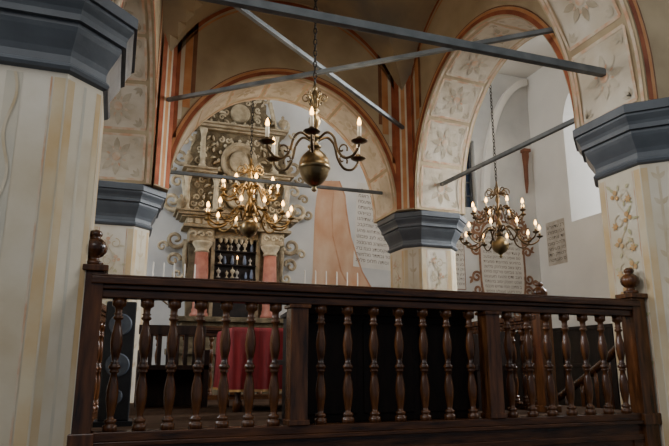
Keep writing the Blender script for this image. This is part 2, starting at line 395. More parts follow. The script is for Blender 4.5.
wall_holes('wall_right', M['white'], 'y', RX, RT, FY, BY, GROUND, ROOF, [(-2.6, -1.6, 1.6, 3.5), (-.6, .5, 1.6, 3.6), (1.45, 2.55, 1.7, 3.5)], .55)
wall_holes('wall_left', M['white'], 'y', LX - .3, .3, FY, BY, GROUND, ROOF, [(-2.6, -1.6, 1.6, 3.5), (1.0, 2.0, 1.6, 3.5)])
def window(n, axis, pos, s0, s1, z0, z1, pane=False):
    b = MB()
    def bb(a, c, za, zb, o=.012):
        if axis == 'x': b.bx(a, c, pos - o, pos + o, za, zb)
        else: b.bx(pos - o, pos + o, a, c, za, zb)
    w = .03
    bb(s0, s0 + w, z0, z1); bb(s1 - w, s1, z0, z1); bb(s0 + w, s1 - w, z0, z0 + w); bb(s0 + w, s1 - w, z1 - w, z1)
    bb((s0 + s1) / 2 - .01, (s0 + s1) / 2 + .01, z0 + w, z1 - w, .009)
    for i in range(1, 5):
        z = z0 + (z1 - z0) * i / 5; bb(s0 + w, s1 - w, z - .008, z + .008, .007)
    o = struct(b.build('window_%d' % n, M['frame']))
    if pane:
        b = MB(); b.bx(s0, s1, pos + .015, pos + .02, z0, z1); b.build('pane', M['glass'], o)
window(1, 'x', BY + .1, *W1, True)
window(2, 'y', RX + RT - .12, 1.45, 2.55, 1.7, 3.5)
window(3, 'y', RX + RT - .12, -.6, .5, 1.6, 3.6)
# vault rib curving up across the back wall of the right aisle
P = []; Q = []
for i in range(25):
    a = radians(4 + 84 * i / 24); P.append(W(4.05 - .9 * cos(a), BY, 1.9 + 1.97 * sin(a))); Q.append(W(4.05 - .8 * cos(a), BY, 1.9 + 1.87 * sin(a)))
b = MB(); dv = Vector((0, -.07 * S, 0))
b.rings([[P[i], Q[i], Q[i] + dv, P[i] + dv] for i in range(25) if P[i].x < RX * S and Q[i].x < RX * S]); struct(b.build('trim_1', M['white'], bevel=.01))

# ------------------------------------------------------------------ iron tie beams
def tie(a, b_, hw, hh, label):
    b = MB(); b.bar(a, b_, hw, hh); tag(b.build('tie_beam', M['iron'], bevel=.004), label, 'tie beam')
tie((1.26, -.95, 1.53), (-1.26, -.95, 1.53), .018, .02, 'thickest grey iron tie beam crossing overhead from the right pillar to the upper left')
tie((-.95, 1.45, 1.48), (1.11, 1.45, 1.48), .014, .013, 'grey iron tie beam spanning the arch in front of the carved ark')
tie((1.38, 1.19, 1.5), (1.5, -.69, 1.5), .014, .014, 'grey iron tie beam spanning the right-hand arch beside the right pillar')
tie((-.93, 1.17, 1.95), (1.22, -.67, 1.95), .014, .014, 'grey diagonal iron beam rising to the upper right under the vault')
tie((1.09, 1.17, 1.99), (-1.22, -.67, 1.99), .014, .014, 'grey diagonal iron beam descending towards the middle pillar')

# ------------------------------------------------------------------ balustrades
BPROF = [(0, .026), (.045, .026), (.05, .015), (.06, .021), (.072, .023), (.084, .021), (.092, .013), (.11, .0125), (.16, .017), (.22, .021), (.28, .0225), (.33, .02), (.38, .015), (.425, .011), (.432, .017), (.442, .0185), (.452, .014), (.462, .021), (.475, .0225), (.488, .02), (.498, .013), (.506, .017), (.514, .011), (.55, .0145), (.6, .0195), (.66, .0225), (.72, .02), (.78, .014), (.83, .011), (.84, .0175), (.85, .02), (.86, .0175), (.868, .0115), (.88, .018), (.89, .013), (.93, .0145), (.945, .026), (1, .026)]
BALM = {}
def bal_mesh(h, k=1.0):
    key = (round(h, 3), k)
    if key not in BALM:
        b = MB(); b.lathe([(r * k * .9, z * h) for z, r in BPROF], (0, 0, 0), 16)
        me = bpy.data.meshes.new('baluster'); me.from_pydata([tuple(p - Vector((0, 0, EYE))) for p in b.v], [], b.f)
        for p in me.polygons: p.use_smooth = True
        me.materials.append(M['woodv']); BALM[key] = me
    return BALM[key]
def finial(b, x, y, z, k=1.0):
    b.lathe([(.03, 0), (.034, .006), (.034, .014), (.02, .02), (.018, .03), (.03, .036), (.041, .05), (.044, .064), (.04, .08), (.026, .094), (.016, .1), (.022, .106), (.024, .114), (.018, .124), (.001, .13)], (x, y, z), 18, k)
def balustrade(label, p0, p1, zb, zt, bays, newels, skirt=None, k=1.0, mats=('wood', 'woodv'), post_w=.034, rise=0.0):
    p0 = Vector(p0); p1 = Vector(p1); d = (p1 - p0); L = d.length; d /= L
    at = lambda s: p0 + d * s
    mid = at(L / 2)
    t = thing('balustrade', label, 'balustrade', (mid.x, mid.y, zb))
    a, c = at(0), at(L)
    b = MB(); b.obox(a, c, .05 * k, zt - .03, zt - .004); b.obox(a, c, .042 * k, zt - .004, zt + .004); b.obox(a, c, .036 * k, zt - .046, zt - .03); b.obox(a, c, .026 * k, zt - .075, zt - .046)
    b.build('top_rail', M[mats[0]], t, bevel=.006)
    b = MB(); b.obox(a, c, .03 * k, zb - .03, zb); b.obox(a, c, .04 * k, zb - .045, zb - .03)
    b.build('bottom_rail', M[mats[0]], t, bevel=.004)
    if skirt is not None:
        b = MB(); b.obox(a, c, .018, skirt, zb - .045); b.obox(a, c, .028, zb - .115, zb - .09)
        for s in [x for bb in bays for x in bb[:2]]:
            q0, q1 = at(max(0, s - .05)), at(min(L, s + .05)); b.obox(q0, q1, .026, skirt, zb - .115)
        b.build('skirt_panel', M[mats[0]], t, bevel=.004)
    me = bal_mesh(zt - .075 - zb, k)
    for (s0, s1, n) in bays:
        for i in range(n):
            s = s0 + (s1 - s0) * (i + .5) / n; q = at(s)
            o = bpy.data.objects.new('baluster', me); col.objects.link(o); o.parent = t
            o.location = Vector((q.x * S, q.y * S, EYE + zb * S)) - t.location
    for i in range(len(bays) - 1):
        s = (bays[i][1] + bays[i + 1][0]) / 2
        b = MB(); b.obox(at(s - post_w), at(s + post_w), post_w, zb, zt - .075)
        b.obox(at(s - post_w - .008), at(s + post_w + .008), post_w + .008, zt - .09, zt - .0755); b.obox(at(s - post_w - .006), at(s + post_w + .006), post_w + .006, zb, zb + .02)
        b.build('post', M[mats[1]], t, bevel=.005)
    for s, on in ((0, newels[0]), (L, newels[1])):
        if not on: continue
        q = at(s); w = post_w + .006; zn = zt + rise
        b = MB(); b.obox(at(s - w), at(s + w), w, skirt if skirt is not None else FLOOR, zn + .012); b.obox(at(s - w - .012), at(s + w + .012), w + .012, zn + .012, zn + .034)
        b.obox(at(s - w - .01), at(s + w + .01), w + .01, zb - .05 if skirt is not None else FLOOR, zb)
        po = b.build('newel_post', M[mats[1]], t, bevel=.006)
        b = MB(); finial(b, q.x, q.y, zn + .034, on); b.build('finial', M[mats[1]], po)
    return t
ZB, ZT = -.215, .30
balustrade('dark brown wooden balustrade with turned balusters across the foreground', (-1.232, -1.05), (1.2, -1.0), ZB, ZT,
           [(.05, .705, 7), (.785, 1.565, 7), (1.65, 2.38, 7)], (1.0, 1.0), GROUND)
balustrade('balustrade along the far edge of the platform facing the carved ark', (-.93, 1.4), (1.09, 1.4), ZB, ZT - .02, [(.04, .62, 6), (.7, 1.3, 6), (1.38, 1.98, 6)], (0, 0), None, .9)
balustrade('balustrade along the right edge of the platform ending in a finial post', (1.12, -.42), (1.19, 1.14), ZB, ZT - .02, [(.05, .75, 7), (.83, 1.52, 7)], (1.0, 0), None, .9, rise=.02)
balustrade('balustrade along the left edge of the platform beside the loudspeaker', (-1.3, -.62), (-1.06, 1.12), ZB, ZT - .02, [(.04, .82, 8), (.9, 1.7, 8)], (0, 0), None, .9)
# stair at the right
t = thing('staircase', 'dark wooden stair with a curved handrail descending beyond the right-hand balusters', 'staircase', (2.0, .2, GROUND))
b = MB(); b.obox((2.35, -1.1), (2.35, 2.9), .02, GROUND, .27); b.obox((2.35, -1.1), (2.35, 2.9), .03, .27, .3); b.obox((2.35, -1.1), (2.35, 2.9), .028, -.02, .01)
for i in range(14): b.obox((2.35, -1.08 + i * .28), (2.35, -1.04 + i * .28), .03, GROUND, .27)
b.build('side_panel', M['blackwood'], t, bevel=.004)
b = MB(); b.bx(1.64, 2.33, -.68, -.5, GROUND, FLOOR); b.bx(1.86, 2.33, -.5, 1.0, GROUND, FLOOR - .3); b.build('landing', M['blackwood'], t)
HP = [(1.5, -.62, .25), (1.68, -.5, .23), (1.82, -.3, .15), (1.88, -.05, .02), (1.9, .25, -.13), (1.9, .6, -.3), (1.9, 1.0, -.5)]
HS = []
for i in range(len(HP) - 1):
    for j in range(6):
        q = j / 6; HS.append(tuple(HP[i][k] + (HP[i + 1][k] - HP[i][k]) * q for k in range(3)))
b = MB(); b.tube(HS, .026, 8); b.build('handrail', M['wood'], t)
for i in range(2, len(HS), 3):
    x, y, z = HS[i]; b = MB(); b.lathe([(.014, -.45), (.016, -.3), (.011, -.2), (.015, -.1), (.011, -.01)], (x, y, z), 8); b.build('slat', M['woodv'], t)
for i in range(7):
    b = MB(); b.bx(1.57, 1.86, -.5 + i * .2, -.3 + i * .2, GROUND, FLOOR - .03 - i * .09); b.build('step', M['blackwood'], t)
# bench along the right edge
t = thing('bench', 'dark high-backed bench inside the right edge of the platform', 'bench', (.92, .5, FLOOR))
b = MB(); b.bx(1.0, 1.03, -.25, 1.08, FLOOR, .19); b.build('backrest', M['blackwood'], t, bevel=.004)
b = MB(); b.bx(.8, 1.0, -.25, 1.08, FLOOR + .22, FLOOR + .25); b.build('seat', M['blackwood'], t, bevel=.004)
for y in (-.25, 1.05):
    b = MB(); b.bx(.81, 1.0, y, y + .03, FLOOR, FLOOR + .22); b.build('side_board', M['blackwood'], t)

# ------------------------------------------------------------------ reading desk behind the middle bay
t = thing('reading_desk', 'dark panelled reading desk standing close behind the middle balusters', 'desk', (-.06, -.82, FLOOR))
b = MB(); b.bx(-.45, .34, -.93, -.68, FLOOR + .03, .2); b.build('body', M['blackwood'], t, bevel=.005)
b = MB(); b.bx(-.46, .35, -.935, -.67, FLOOR, FLOOR + .03); b.build('plinth', M['blackwood'], t, bevel=.004)
for i in range(3):
    b = MB(); x0 = -.43 + i * .255; b.bx(x0, x0 + .225, -.938, -.93, FLOOR + .06, .17); b.build('panel', M['blackwood'], t, bevel=.006)
b = MB(); b.extr([W(-.46, -.945, .2), W(-.46, -.66, .2), W(-.46, -.66, .212), W(-.46, -.945, .235)], Vector((.81 * S, 0, 0))); b.build('sloping_top', M['blackwood'], t)

# ------------------------------------------------------------------ table with red cloth
TZ = .2; TX0, TX1 = -.52, .45
t = thing('table', 'long table under a red velvet cloth in the middle of the platform', 'table', (-.03, .35, FLOOR))
b = MB(); b.bx(TX0, TX1, .12, .6, TZ - .03, TZ); b.build('tabletop', M['wood'], t, bevel=.004)
for x in (TX0 + .04, TX1 - .04):
    for y in (.16, .56):
        b = MB(); b.lathe([(.026, 0), (.026, .05), (.016, .07), (.024, .15), (.014, .26), (.026, .3), (.026, .42)], (x, y, FLOOR), 10); b.build('leg', M['woodv'], t)
b = MB()
def rim(z, o, wv):
    R = []; x0, x1, y0, y1 = TX0 - .005 - o, TX1 + .005 + o, .115 - o, .605 + o; per = [(x0, y0), (x1, y0), (x1, y1), (x0, y1)]
    for k in range(4):
        p, q = Vector(per[k]), Vector(per[(k + 1) % 4]); n = 40 if k % 2 == 0 else 20; dd = (q - p).normalized(); nn = Vector((dd.y, -dd.x))
        for i in range(n):
            r = p + (q - p) * i / n + nn * wv * sin(i * 1.1 + k); R.append(W(r.x, r.y, z))
    return R
b.rings([rim(TZ + .004, -.004, 0), rim(TZ + .003, .006, 0), rim(TZ - .02, .012, .002), rim(TZ - .18, .016, .012), rim(TZ - .34, .02, .018)], True, False)
r0 = rim(TZ + .004, -.004, 0); b.add(r0, [list(range(len(r0)))])
cl = tag(b.build('tablecloth', M['cloth'], closed=False), 'dark red velvet cloth with a thin gold hem over the table behind the left-hand balusters', 'tablecloth')
b = MB(); b.rings([rim(TZ - .33, .022, .018), rim(TZ - .342, .0225, .0185)], True, False); b.build('hem', M['gold'], cl, closed=False)
# ------------------------------------------------------------------ chair
cx, cy = -.22, -.2
t = thing('chair', 'dark wooden chair with slatted back in front of the red-covered table', 'chair', (cx, cy, FLOOR))
b = MB(); b.bx(cx - .13, cx + .13, cy - .12, cy + .12, FLOOR + .25, FLOOR + .275); b.build('seat', M['blackwood'], t, bevel=.006)
for sx in (-1, 1):
    b = MB(); b.obox((cx + sx * .115 - .012, cy + .105), (cx + sx * .115 + .012, cy + .105), .012, FLOOR, FLOOR + .25); b.build('leg', M['blackwood'], t)
    b = MB(); b.obox((cx + sx * .115 - .012, cy - .105), (cx + sx * .115 + .012, cy - .105), .012, FLOOR, FLOOR + .5); b.build('leg', M['blackwood'], t)
b = MB(); b.bx(cx - .103, cx + .103, cy - .113, cy - .097, FLOOR + .42, FLOOR + .49); b.bx(cx - .103, cx + .103, cy - .113, cy - .097, FLOOR + .3, FLOOR + .33)
for i in range(4): b.bx(cx - .085 + i * .047, cx - .057 + i * .047, cy - .11, cy - .1, FLOOR + .33, FLOOR + .42)
b.build('backrest', M['blackwood'], t, bevel=.003)
# low dark pew along the left-hand back of the platform
t = thing('pew', 'low dark wooden pew with upright slats behind the left-hand balusters', 'pew', (-.78, .75, FLOOR))
b = MB(); b.bx(-1.0, -.58, .6, .8, FLOOR + .22, FLOOR + .25); b.build('seat', M['brownwood'], t, bevel=.004)
b = MB(); b.bx(-1.0, -.58, .8, .83, FLOOR + .44, FLOOR + .5); b.bx(-1.0, -.58, .8, .83, FLOOR, FLOOR + .24); b.build('back_rail', M['brownwood'], t, bevel=.004)
for i in range(8):
    b = MB(); b.bx(-.99 + i * .055, -.965 + i * .055, .808, .822, FLOOR + .24, FLOOR + .44); b.build('slat', M['brownwood'], t)
for x in (-1.0, -.61):
    b = MB(); b.bx(x, x + .03, .6, .8, FLOOR, FLOOR + .34); b.build('side_board', M['brownwood'], t)
# ------------------------------------------------------------------ loudspeaker
t = thing('loudspeaker', 'tall narrow black loudspeaker with pale round cones behind the leftmost balusters', 'loudspeaker', (-1.12, -.42, FLOOR))
b = MB(); b.bx(-1.185, -1.06, -.48, -.36, FLOOR + .02, .27); b.build('cabinet', M['black'], t, bevel=.01)
b = MB(); b.bx(-1.2, -1.045, -.495, -.345, FLOOR, FLOOR + .02); b.build('foot', M['black'], t)
def ydisc(b, x, y, z, prof, seg=18):
    b.rings([[W(x + r * cos(2 * pi * i / seg), y - d, z + r * sin(2 * pi * i / seg)) for i in range(seg)] for r, d in prof], True)
for z, r in ((.17, .048), (.0, .05), (-.13, .03)):
    b = MB(); ydisc(b, -1.1225, -.48, z, [(r, -.001), (r, .006), (r * .85, .006), (r * .4, .002), (r * .3, .005), (.001, .006)]); b.build('cone', M['cone'], t)
# ------------------------------------------------------------------ candelabra on the platform
def candelabrum(x, y, label, n, span):
    t = thing('candelabrum', label, 'candelabrum', (x, y, FLOOR), 'candle stands at the back of the platform')
    top = .56
    b = MB(); b.lathe([(.09, 0), (.09, .012), (.05, .03), (.02, .05), (.012, .08)], (x, y, FLOOR), 16); b.build('base', M['darkbrass'], t)
    b = MB(); b.lathe([(.011, .08), (.011, .4), (.02, .42), (.011, .44), (.009, top - FLOOR)], (x, y, FLOOR), 10); b.build('pole', M['darkbrass'], t)
    b = MB(); b.bx(x - span - .01, x + span + .01, y - .006, y + .006, top - .01, top)
    for s in (-1, 1): b.tube([(x, y, top - .18), (x + s * span * .5, y, top - .13), (x + s * span * .9, y, top - .01)], .006, 6)
    b.build('crossbar', M['darkbrass'], t)
    for i in range(n):
        cx = x - span + 2 * span * i / (n - 1)
        b = MB(); b.lathe([(.004, 0), (.008, .005), (.008, .008), (.005, .01), (.005, .12), (.0012, .128)], (cx, y, top), 8); b.build('candle', M['wax'], t)
    return t
candelabrum(-.79, 1.0, 'candle stand with a row of white candles left, seen above the rail below the ark', 5, .14)
candelabrum(.36, 1.0, 'candle stand with a row of white candles right, above the rail towards the middle pillar', 6, .21)

# ------------------------------------------------------------------ chandeliers
def chain(b, x, y, z0, z1, k=.022):
    n = int((z1 - z0) / (k * 1.5))
    for i in range(n):
        zc = z0 + (i + .5) * (z1 - z0) / n; P = []
        for j in range(9):
            a = 2 * pi * j / 8; u = .42 * k * cos(a); w = k * .95 * sin(a)
            P.append((x + (u if i % 2 else 0), y + (0 if i % 2 else u), zc + w))
        b.tube(P, k * .16, 5)
def smoothpath(P, n=5):
    out = []
    Q = [P[0]] + P + [P[-1]]
    for i in range(1, len(Q) - 2):
        for j in range(n):
            t = j / n; a, b_, c, d = Q[i - 1], Q[i], Q[i + 1], Q[i + 2]
            out.append(tuple(.5 * ((2 * b_[k]) + (-a[k] + c[k]) * t + (2 * a[k] - 5 * b_[k] + 4 * c[k] - d[k]) * t * t + (-a[k] + 3 * b_[k] - 3 * c[k] + d[k]) * t ** 3) for k in range(len(b_))))
    out.append(P[-1]); return out
def arm(t, x, y, z, ang, prof, r, cup, met, ck=1.0, bk=1.0):
    P = [(x + p * cos(ang), y + p * sin(ang), z + q) for p, q in smoothpath(prof)]
    b = MB(); b.tube(P, r, 7)
    m0 = prof[len(prof) // 2]; sp = []
    for i in range(12):
        a = -.5 + i * .55; rr = .035 * ck * (1 - i / 13); sp.append((x + (m0[0] - .01 + rr * cos(a)) * cos(ang), y + (m0[0] - .01 + rr * cos(a)) * sin(ang), z + m0[1] + .05 * ck + rr * sin(a)))
    b.tube(sp, r * .7, 6)
    o = b.build('arm', met, t)
    ex, ey, ez = P[-1]; h = .1 * ck
    b = MB(); b.lathe([(.008, -.004), (.03 * ck, .002), (cup, .012), (cup, .016), (.02 * ck, .01), (.014 * ck, .02), (.017 * ck, .034), (.012 * ck, .04)], (ex, ey, ez), 14); b.build('drip_pan', met, o)
    b = MB(); b.lathe([(.011 * ck, .036), (.011 * ck, h)], (ex, ey, ez), 8); b.build('candle', M['candle'], o)
    b = MB(); b.lathe([(.006 * bk, h), (.0125 * bk, h + .012), (.013 * bk, h + .022), (.008 * bk, h + .04), (.001, h + .056)], (ex, ey, ez), 8, 1.0); b.build('bulb', M['flame'], o)
# front chandelier
x, y, z = -.06, .12, 1.185
t = thing('chandelier', 'nearest brass chandelier with a large ball, hanging by a chain under the vault', 'chandelier', (x, y, z), 'brass chandeliers')
b = MB(); chain(b, x, y, z + .56, 2.97, .026); b.build('chain', M['chain'], t)
b = MB(); b.lathe([(.001, -.155), (.013, -.15), (.018, -.14), (.012, -.128), (.012, -.12), (.03, -.112), (.05, -.098), (.07, -.076), (.084, -.05), (.092, -.022), (.096, -.012), (.1, -.008), (.1, .008), (.096, .012), (.095, .03), (.088, .055), (.07, .082), (.045, .105), (.03, .12)], (x, y, z), 24); b.build('ball', M['palebrass'], t)
b = MB(); b.lathe([(.024, .118), (.042, .13), (.044, .14), (.026, .15), (.02, .17), (.036, .185), (.038, .2), (.024, .215), (.016, .24), (.028, .265), (.04, .3), (.038, .325), (.022, .345), (.014, .36), (.03, .372), (.03, .38), (.014, .392), (.012, .42), (.026, .45), (.03, .475), (.018, .5), (.01, .52), (.018, .532), (.01, .545), (.008, .57)], (x, y, z), 18); b.build('stem', M['palebrass'], t)
for i in range(6):
    a = radians(19.5 - 10 + 60 * i)
    arm(t, x, y, z, a, [(.03, .185), (.09, .215), (.14, .175), (.165, .09), (.21, .03), (.27, .03), (.308, .07), (.318, .1)], .0085, .05, M['darkbrass'], 1.1)
b = MB()
for i in range(6):
    a = radians(40 + 60 * i); P = []
    for j in range(14):
        th = pi / 2 - j * .5; rr = .03 * (1 - j / 16); P.append((x + (.055 + rr * cos(th)) * cos(a), y + (.055 + rr * cos(th)) * sin(a), z + .46 + rr * sin(th)))
    b.tube([(x + .02 * cos(a), y + .02 * sin(a), z + .4), (x + .035 * cos(a), y + .035 * sin(a), z + .47)] + P, .0045, 6)
b.build('scrollwork', M['palebrass'], t)
def big_chandelier(x, y, z, label, ztop, n1, n2, mt, ar=.008, bk=1.0):
    t = thing('chandelier', label, 'chandelier', (x, y, z), 'brass chandeliers')
    b = MB(); chain(b, x, y, z + .68, ztop, .026); b.build('chain', M['chain'], t)
    b = MB(); b.lathe([(.001, -.13), (.014, -.124), (.016, -.112), (.01, -.1), (.022, -.092)] + [(.088 * cos(q), .088 * sin(q)) for q in [radians(w) for w in range(-72, 73, 12)]] + [(.03, .092)], (x, y, z), 18); b.build('ball', M['palebrass'], t)
    b = MB(); b.lathe([(.026, .09), (.04, .11), (.024, .14), (.016, .17), (.03, .2), (.034, .23), (.016, .27), (.014, .3), (.032, .33), (.032, .36), (.016, .39), (.012, .44), (.026, .47), (.022, .5), (.01, .53), (.028, .56), (.034, .59), (.014, .63), (.01, .66), (.006, .69)], (x, y, z), 14); b.build('stem', M[mt], t)
    for i in range(n1):
        arm(t, x, y, z, radians(8 + 360 / n1 * i), [(.03, .15), (.1, .19), (.17, .13), (.22, .03), (.3, .0), (.37, .03), (.395, .07)], ar, .034, M[mt], .8, bk)
    for i in range(n2):
        arm(t, x, y, z, radians(30 + 360 / n2 * i), [(.03, .37), (.08, .41), (.13, .36), (.16, .29), (.21, .27), (.25, .29), (.265, .32)], ar * .9, .03, M[mt], .8, bk)
    b = MB()
    for i in range(8):
        a = radians(45 * i); P = []
        for j in range(14):
            th = -.8 + j * .45; rr = .05 * (1 - j / 16); P.append((x + (.08 + rr * cos(th)) * cos(a), y + (.08 + rr * cos(th)) * sin(a), z + .56 + rr * sin(th)))
        b.tube([(x + .02 * cos(a), y + .02 * sin(a), z + .55)] + P, .006, 5)
    b.build('scrollwork', M[mt], t)
big_chandelier(-.04, 2.2, 1.25, 'two-tier brass chandelier with many candles hanging in front of the carved ark', ROOF, 12, 9, 'brass', .009, 1.25)
big_chandelier(2.5, 1.9, 1.19, 'two-tier brass chandelier hanging in the bright right-hand arch', ROOF, 10, 8, 'darkbrass', .008, 1.1)

# ------------------------------------------------------------------ the carved ark
AX = .0; AY = 3.2
t = thing('ark', 'tall carved grey-beige stone ark with scrolls and red columns against the back wall', 'ark', (AX, 3.08, GROUND))
def ab(b, x0, x1, z0, z1, dep): b.bx(AX + x0, AX + x1, AY - dep, AY, z0, z1)
def flat(b, dep, k=.5):                          # squash relief towards the stone face
    y0 = (AY - dep) * S
    for v in b.v: v.y = y0 + (v.y - y0) * k
def prof_plate(pts, dep, name, m):
    P = [(x, z) for x, z in pts] + [(-x, z) for x, z in reversed(pts)]
    b = MB(); b.extr([W(AX + px, AY, pz) for px, pz in P], Vector((0, -dep * S, 0))); return b.build(name, m, t, bevel=.01)
b = MB(); ab(b, -.62, .62, GROUND, .1, .3); ab(b, -.66, .66, .1, .16, .34); ab(b, -.54, .54, .16, .42, .27); ab(b, -.58, .58, .42, .47, .31); b.build('plinth', M['arkdark'], t, bevel=.01)
prof_plate([(.48, .47), (.5, .9), (.48, 1.0), (.5, 1.4)], .1, 'backing', M['arkdark'])
b = MB(); ab(b, -.22, .22, .47, 1.36, .12); b.build('niche', M['velvet'], t)
b = MB(); ab(b, -.26, -.22, .47, 1.38, .15); ab(b, .22, .26, .47, 1.38, .15); b.build('niche_frame', M['ark'], t, bevel=.008)
for r in range(4):
    for c in range(6):
        px, pz = -.17 + c * .068 + random.uniform(-.016, .016), .74 + r * .145
        b = MB(); kk = random.choice('ssblf'); sc_ = random.uniform(.6, 1.1)
        if kk == 'b': b.lathe([(.012, 0), (.02, .02), (.018, .06), (.012, .075), (.012, .095), (.001, .105)], (AX + px, AY - .145, pz), 8, sc_); b.build('ornament', M['blue'], t)
        elif kk == 'f':
            b.lathe([(.012, 0), (.006, .01), (.006, .06), (.001, .062)], (AX + px, AY - .145, pz), 8); o = b.build('ornament', M['arklight'], t)
            b = MB(); b.lathe([(.004, .062), (.008, .072), (.008, .08), (.001, .098)], (AX + px, AY - .145, pz), 8); b.build('bulb', M['flame'], o)
        else: b.lathe([(.02, 0), (.022, .012), (.008, .02), (.008, .045), (.022, .06), (.024, .08), (.006, .095), (.001, .115)], (AX + px, AY - .145, pz), 8, sc_); b.build('ornament', M['silver' if kk == 's' else 'arklight'], t)
for z_ in (.74, .885, 1.03, 1.175):
    b = MB(); ab(b, -.22, .22, z_ - .01, z_, .165); b.build('niche_shelf', M['velvet'], t)
b = MB(); ab(b, -.23, .23, 1.3, 1.38, .17); b.build('niche_head', M['ark'], t, bevel=.006)
for i in range(7):
    b = MB(); px = -.165 + .055 * i; b.lathe([(.001, -.05), (.018, -.03), (.022, 0), (.012, .03), (.016, .05)], (AX + px, AY - .15, 1.3), 8); b.build('valance_knob', M['arklight'], t)
CT = 1.24
for sx in (-1, 1):
    b = MB(); b.lathe([(.092, .47), (.092, .5), (.074, .52), (.08, .54), (.07, .56), (.076, .8), (.066, CT - .11)], (AX + sx * .36, AY - .2, 0), 18); c_ = b.build('column', M['arkred'], t)
    b = MB(); b.lathe([(.066, -.11), (.08, -.1), (.068, -.085), (.072, -.07), (.098, -.03), (.104, -.015), (.104, 0)], (AX + sx * .36, AY - .2, CT), 14); b.build('column_capital', M['arklight'], c_)
    b = MB(); ab(b, min(sx * .25, sx * .5), max(sx * .25, sx * .5), CT, 1.38, .25); b.build('frieze', M['ark'], t, bevel=.006)
b = MB()
for hw, z0, z1, dp in ((.57, 1.38, 1.41, .29), (.54, 1.41, 1.48, .27), (.59, 1.48, 1.5, .3), (.63, 1.5, 1.53, .33), (.66, 1.53, 1.55, .35)): ab(b, -hw, hw, z0, z1, dp)
b.build('entablature', M['ark'], t, bevel=.006)
for i in range(14):
    b = MB(); ab(b, -.53 + i * .0775, -.48 + i * .0775, 1.42, 1.47, .282); b.build('dentil', M['arklight'], t)
prof_plate([(.58, 1.55), (.56, 1.72), (.5, 1.8), (.52, 1.92), (.54, 1.98)], .12, 'middle_stage', M['arkdark'])
for sx in (-1, 1):
    b = MB()
    for hw, z0, z1, dp in ((.5, 1.96, 1.99, .2), (.56, 1.99, 2.02, .24), (.6, 2.02, 2.04, .27)): ab(b, min(sx * hw, sx * .24), max(sx * hw, sx * .24), z0, z1, dp)
    b.build('broken_cornice', M['ark'], t, bevel=.006)
prof_plate([(.55, 2.04), (.52, 2.3), (.46, 2.4), (.46, 2.5)], .12, 'upper_stage', M['arkdark'])
b = MB()
for hw, z0, z1, dp in ((.45, 2.5, 2.52, .18), (.5, 2.52, 2.55, .22), (.53, 2.55, 2.57, .25)): ab(b, -hw, hw, z0, z1, dp)
b.build('upper_cornice', M['ark'], t, bevel=.006)
prof_plate([(.42, 2.57), (.4, 2.7), (.3, 2.8), (.3, 2.9), (.2, 3.0), (.12, 3.12)], .1, 'crown_stage', M['arkdark'])
def scroll(cx_, cz, r0, a0, turns, rad, dep, m='ark', name='scroll', n=28, tail=None):
    for sx in (-1, 1):
        P = []
        for i in range(n + 1):
            q = i / n; r = r0 * (1 - .85 * q); a = a0 + turns * 2 * pi * q; P.append((AX + sx * (cx_ + r * cos(a)), AY - dep, cz + r * sin(a)))
        if tail: P = [(AX + sx * p[0], AY - dep, p[1]) for p in tail] + P
        b = MB(); b.tube(P, [rad * (1 - .5 * i / len(P)) for i in range(len(P))], 7); flat(b, dep, .65); b.build(name, M[m], t)
big = [(.68, 1.68, .1, -2.2, 1.3, .03, .1, [(.54, 1.98), (.57, 1.88), (.55, 1.76)]), (.64, 1.9, .075, pi, -1.2, .024, .1, None), (.62, 1.28, .1, pi, 1.3, .028, .08, [(.5, .9), (.52, 1.1)]),
       (.63, 1.06, .075, pi, -1.2, .023, .06, None), (.58, .92, .06, pi, 1.1, .022, .06, None), (.62, 2.18, .1, pi, 1.3, .028, .1, [(.48, 2.45), (.5, 2.3)]), (.58, 2.37, .07, pi, -1.2, .023, .1, None),
       (.5, 2.7, .1, pi, 1.3, .028, .08, [(.34, 2.95), (.37, 2.84)]), (.28, 2.98, .075, pi, -1.1, .025, .08, None), (.82, 1.66, .06, pi, 1.2, .02, .07, None), (.77, 1.83, .055, pi, -1.2, .019, .07, None), (.72, 2.06, .055, pi, 1.2, .019, .07, None), (.75, 1.2, .055, pi, -1.2, .019, .05, None), (.64, 2.6, .05, pi, 1.1, .018, .06, None)]
for a in big: scroll(*a[:7], m=random.choice(['ark', 'arklight']), name='volute', tail=a[7])
def rel_leaf(cx_, cz, ang, l, w, dep, m):
    for sx in (-1, 1):
        P = [(AX + sx * (cx_ + l * q * cos(ang + .5 * q)), AY - dep - .012 * sin(pi * q), cz + l * q * sin(ang + .5 * q)) for q in (0, .2, .4, .6, .8, 1)]
        b = MB(); b.tube(P, [w * .3, w * .8, w, w * .8, w * .5, w * .1], 6); flat(b, dep, .8); b.build('carved_leaf', M[m], t)
def halfw(z):
    if z < 1.98: return .5 if z < 1.75 else .44
    if z < 2.5: return .46 if z < 2.35 else .4
    return .36 if z < 2.75 else .24
z_ = 1.6; r = 0
while z_ < 2.98:
    ok = not (1.95 < z_ < 2.06 or 2.48 < z_ < 2.6)
    x_ = .045 + (.035 if r % 2 else 0)
    while ok and x_ < halfw(z_):
        dm = min(math.hypot(x_, (z_ - 2.17) / 1.1), math.hypot(x_, z_ - 1.76) + .07, math.hypot(x_, z_ - 2.75) + .09)
        if dm > .24 and abs(x_ - .24) > (.0 if z_ > 1.98 else .03):
            if (r + int(x_ * 20)) % 2: rel_leaf(x_, z_ - .02, random.uniform(.3, 2.8), random.uniform(.06, .085), .016, .125 if z_ < 2.57 else .105, random.choice(['arklight', 'ark', 'arklight']))
            else: scroll(x_, z_, .036, random.uniform(0, 6), random.choice([1.2, -1.2]), .0125, .125 if z_ < 2.57 else .105, random.choice(['arklight', 'ark', 'arklight']), n=14)
        x_ += .078
    z_ += .068; r += 1
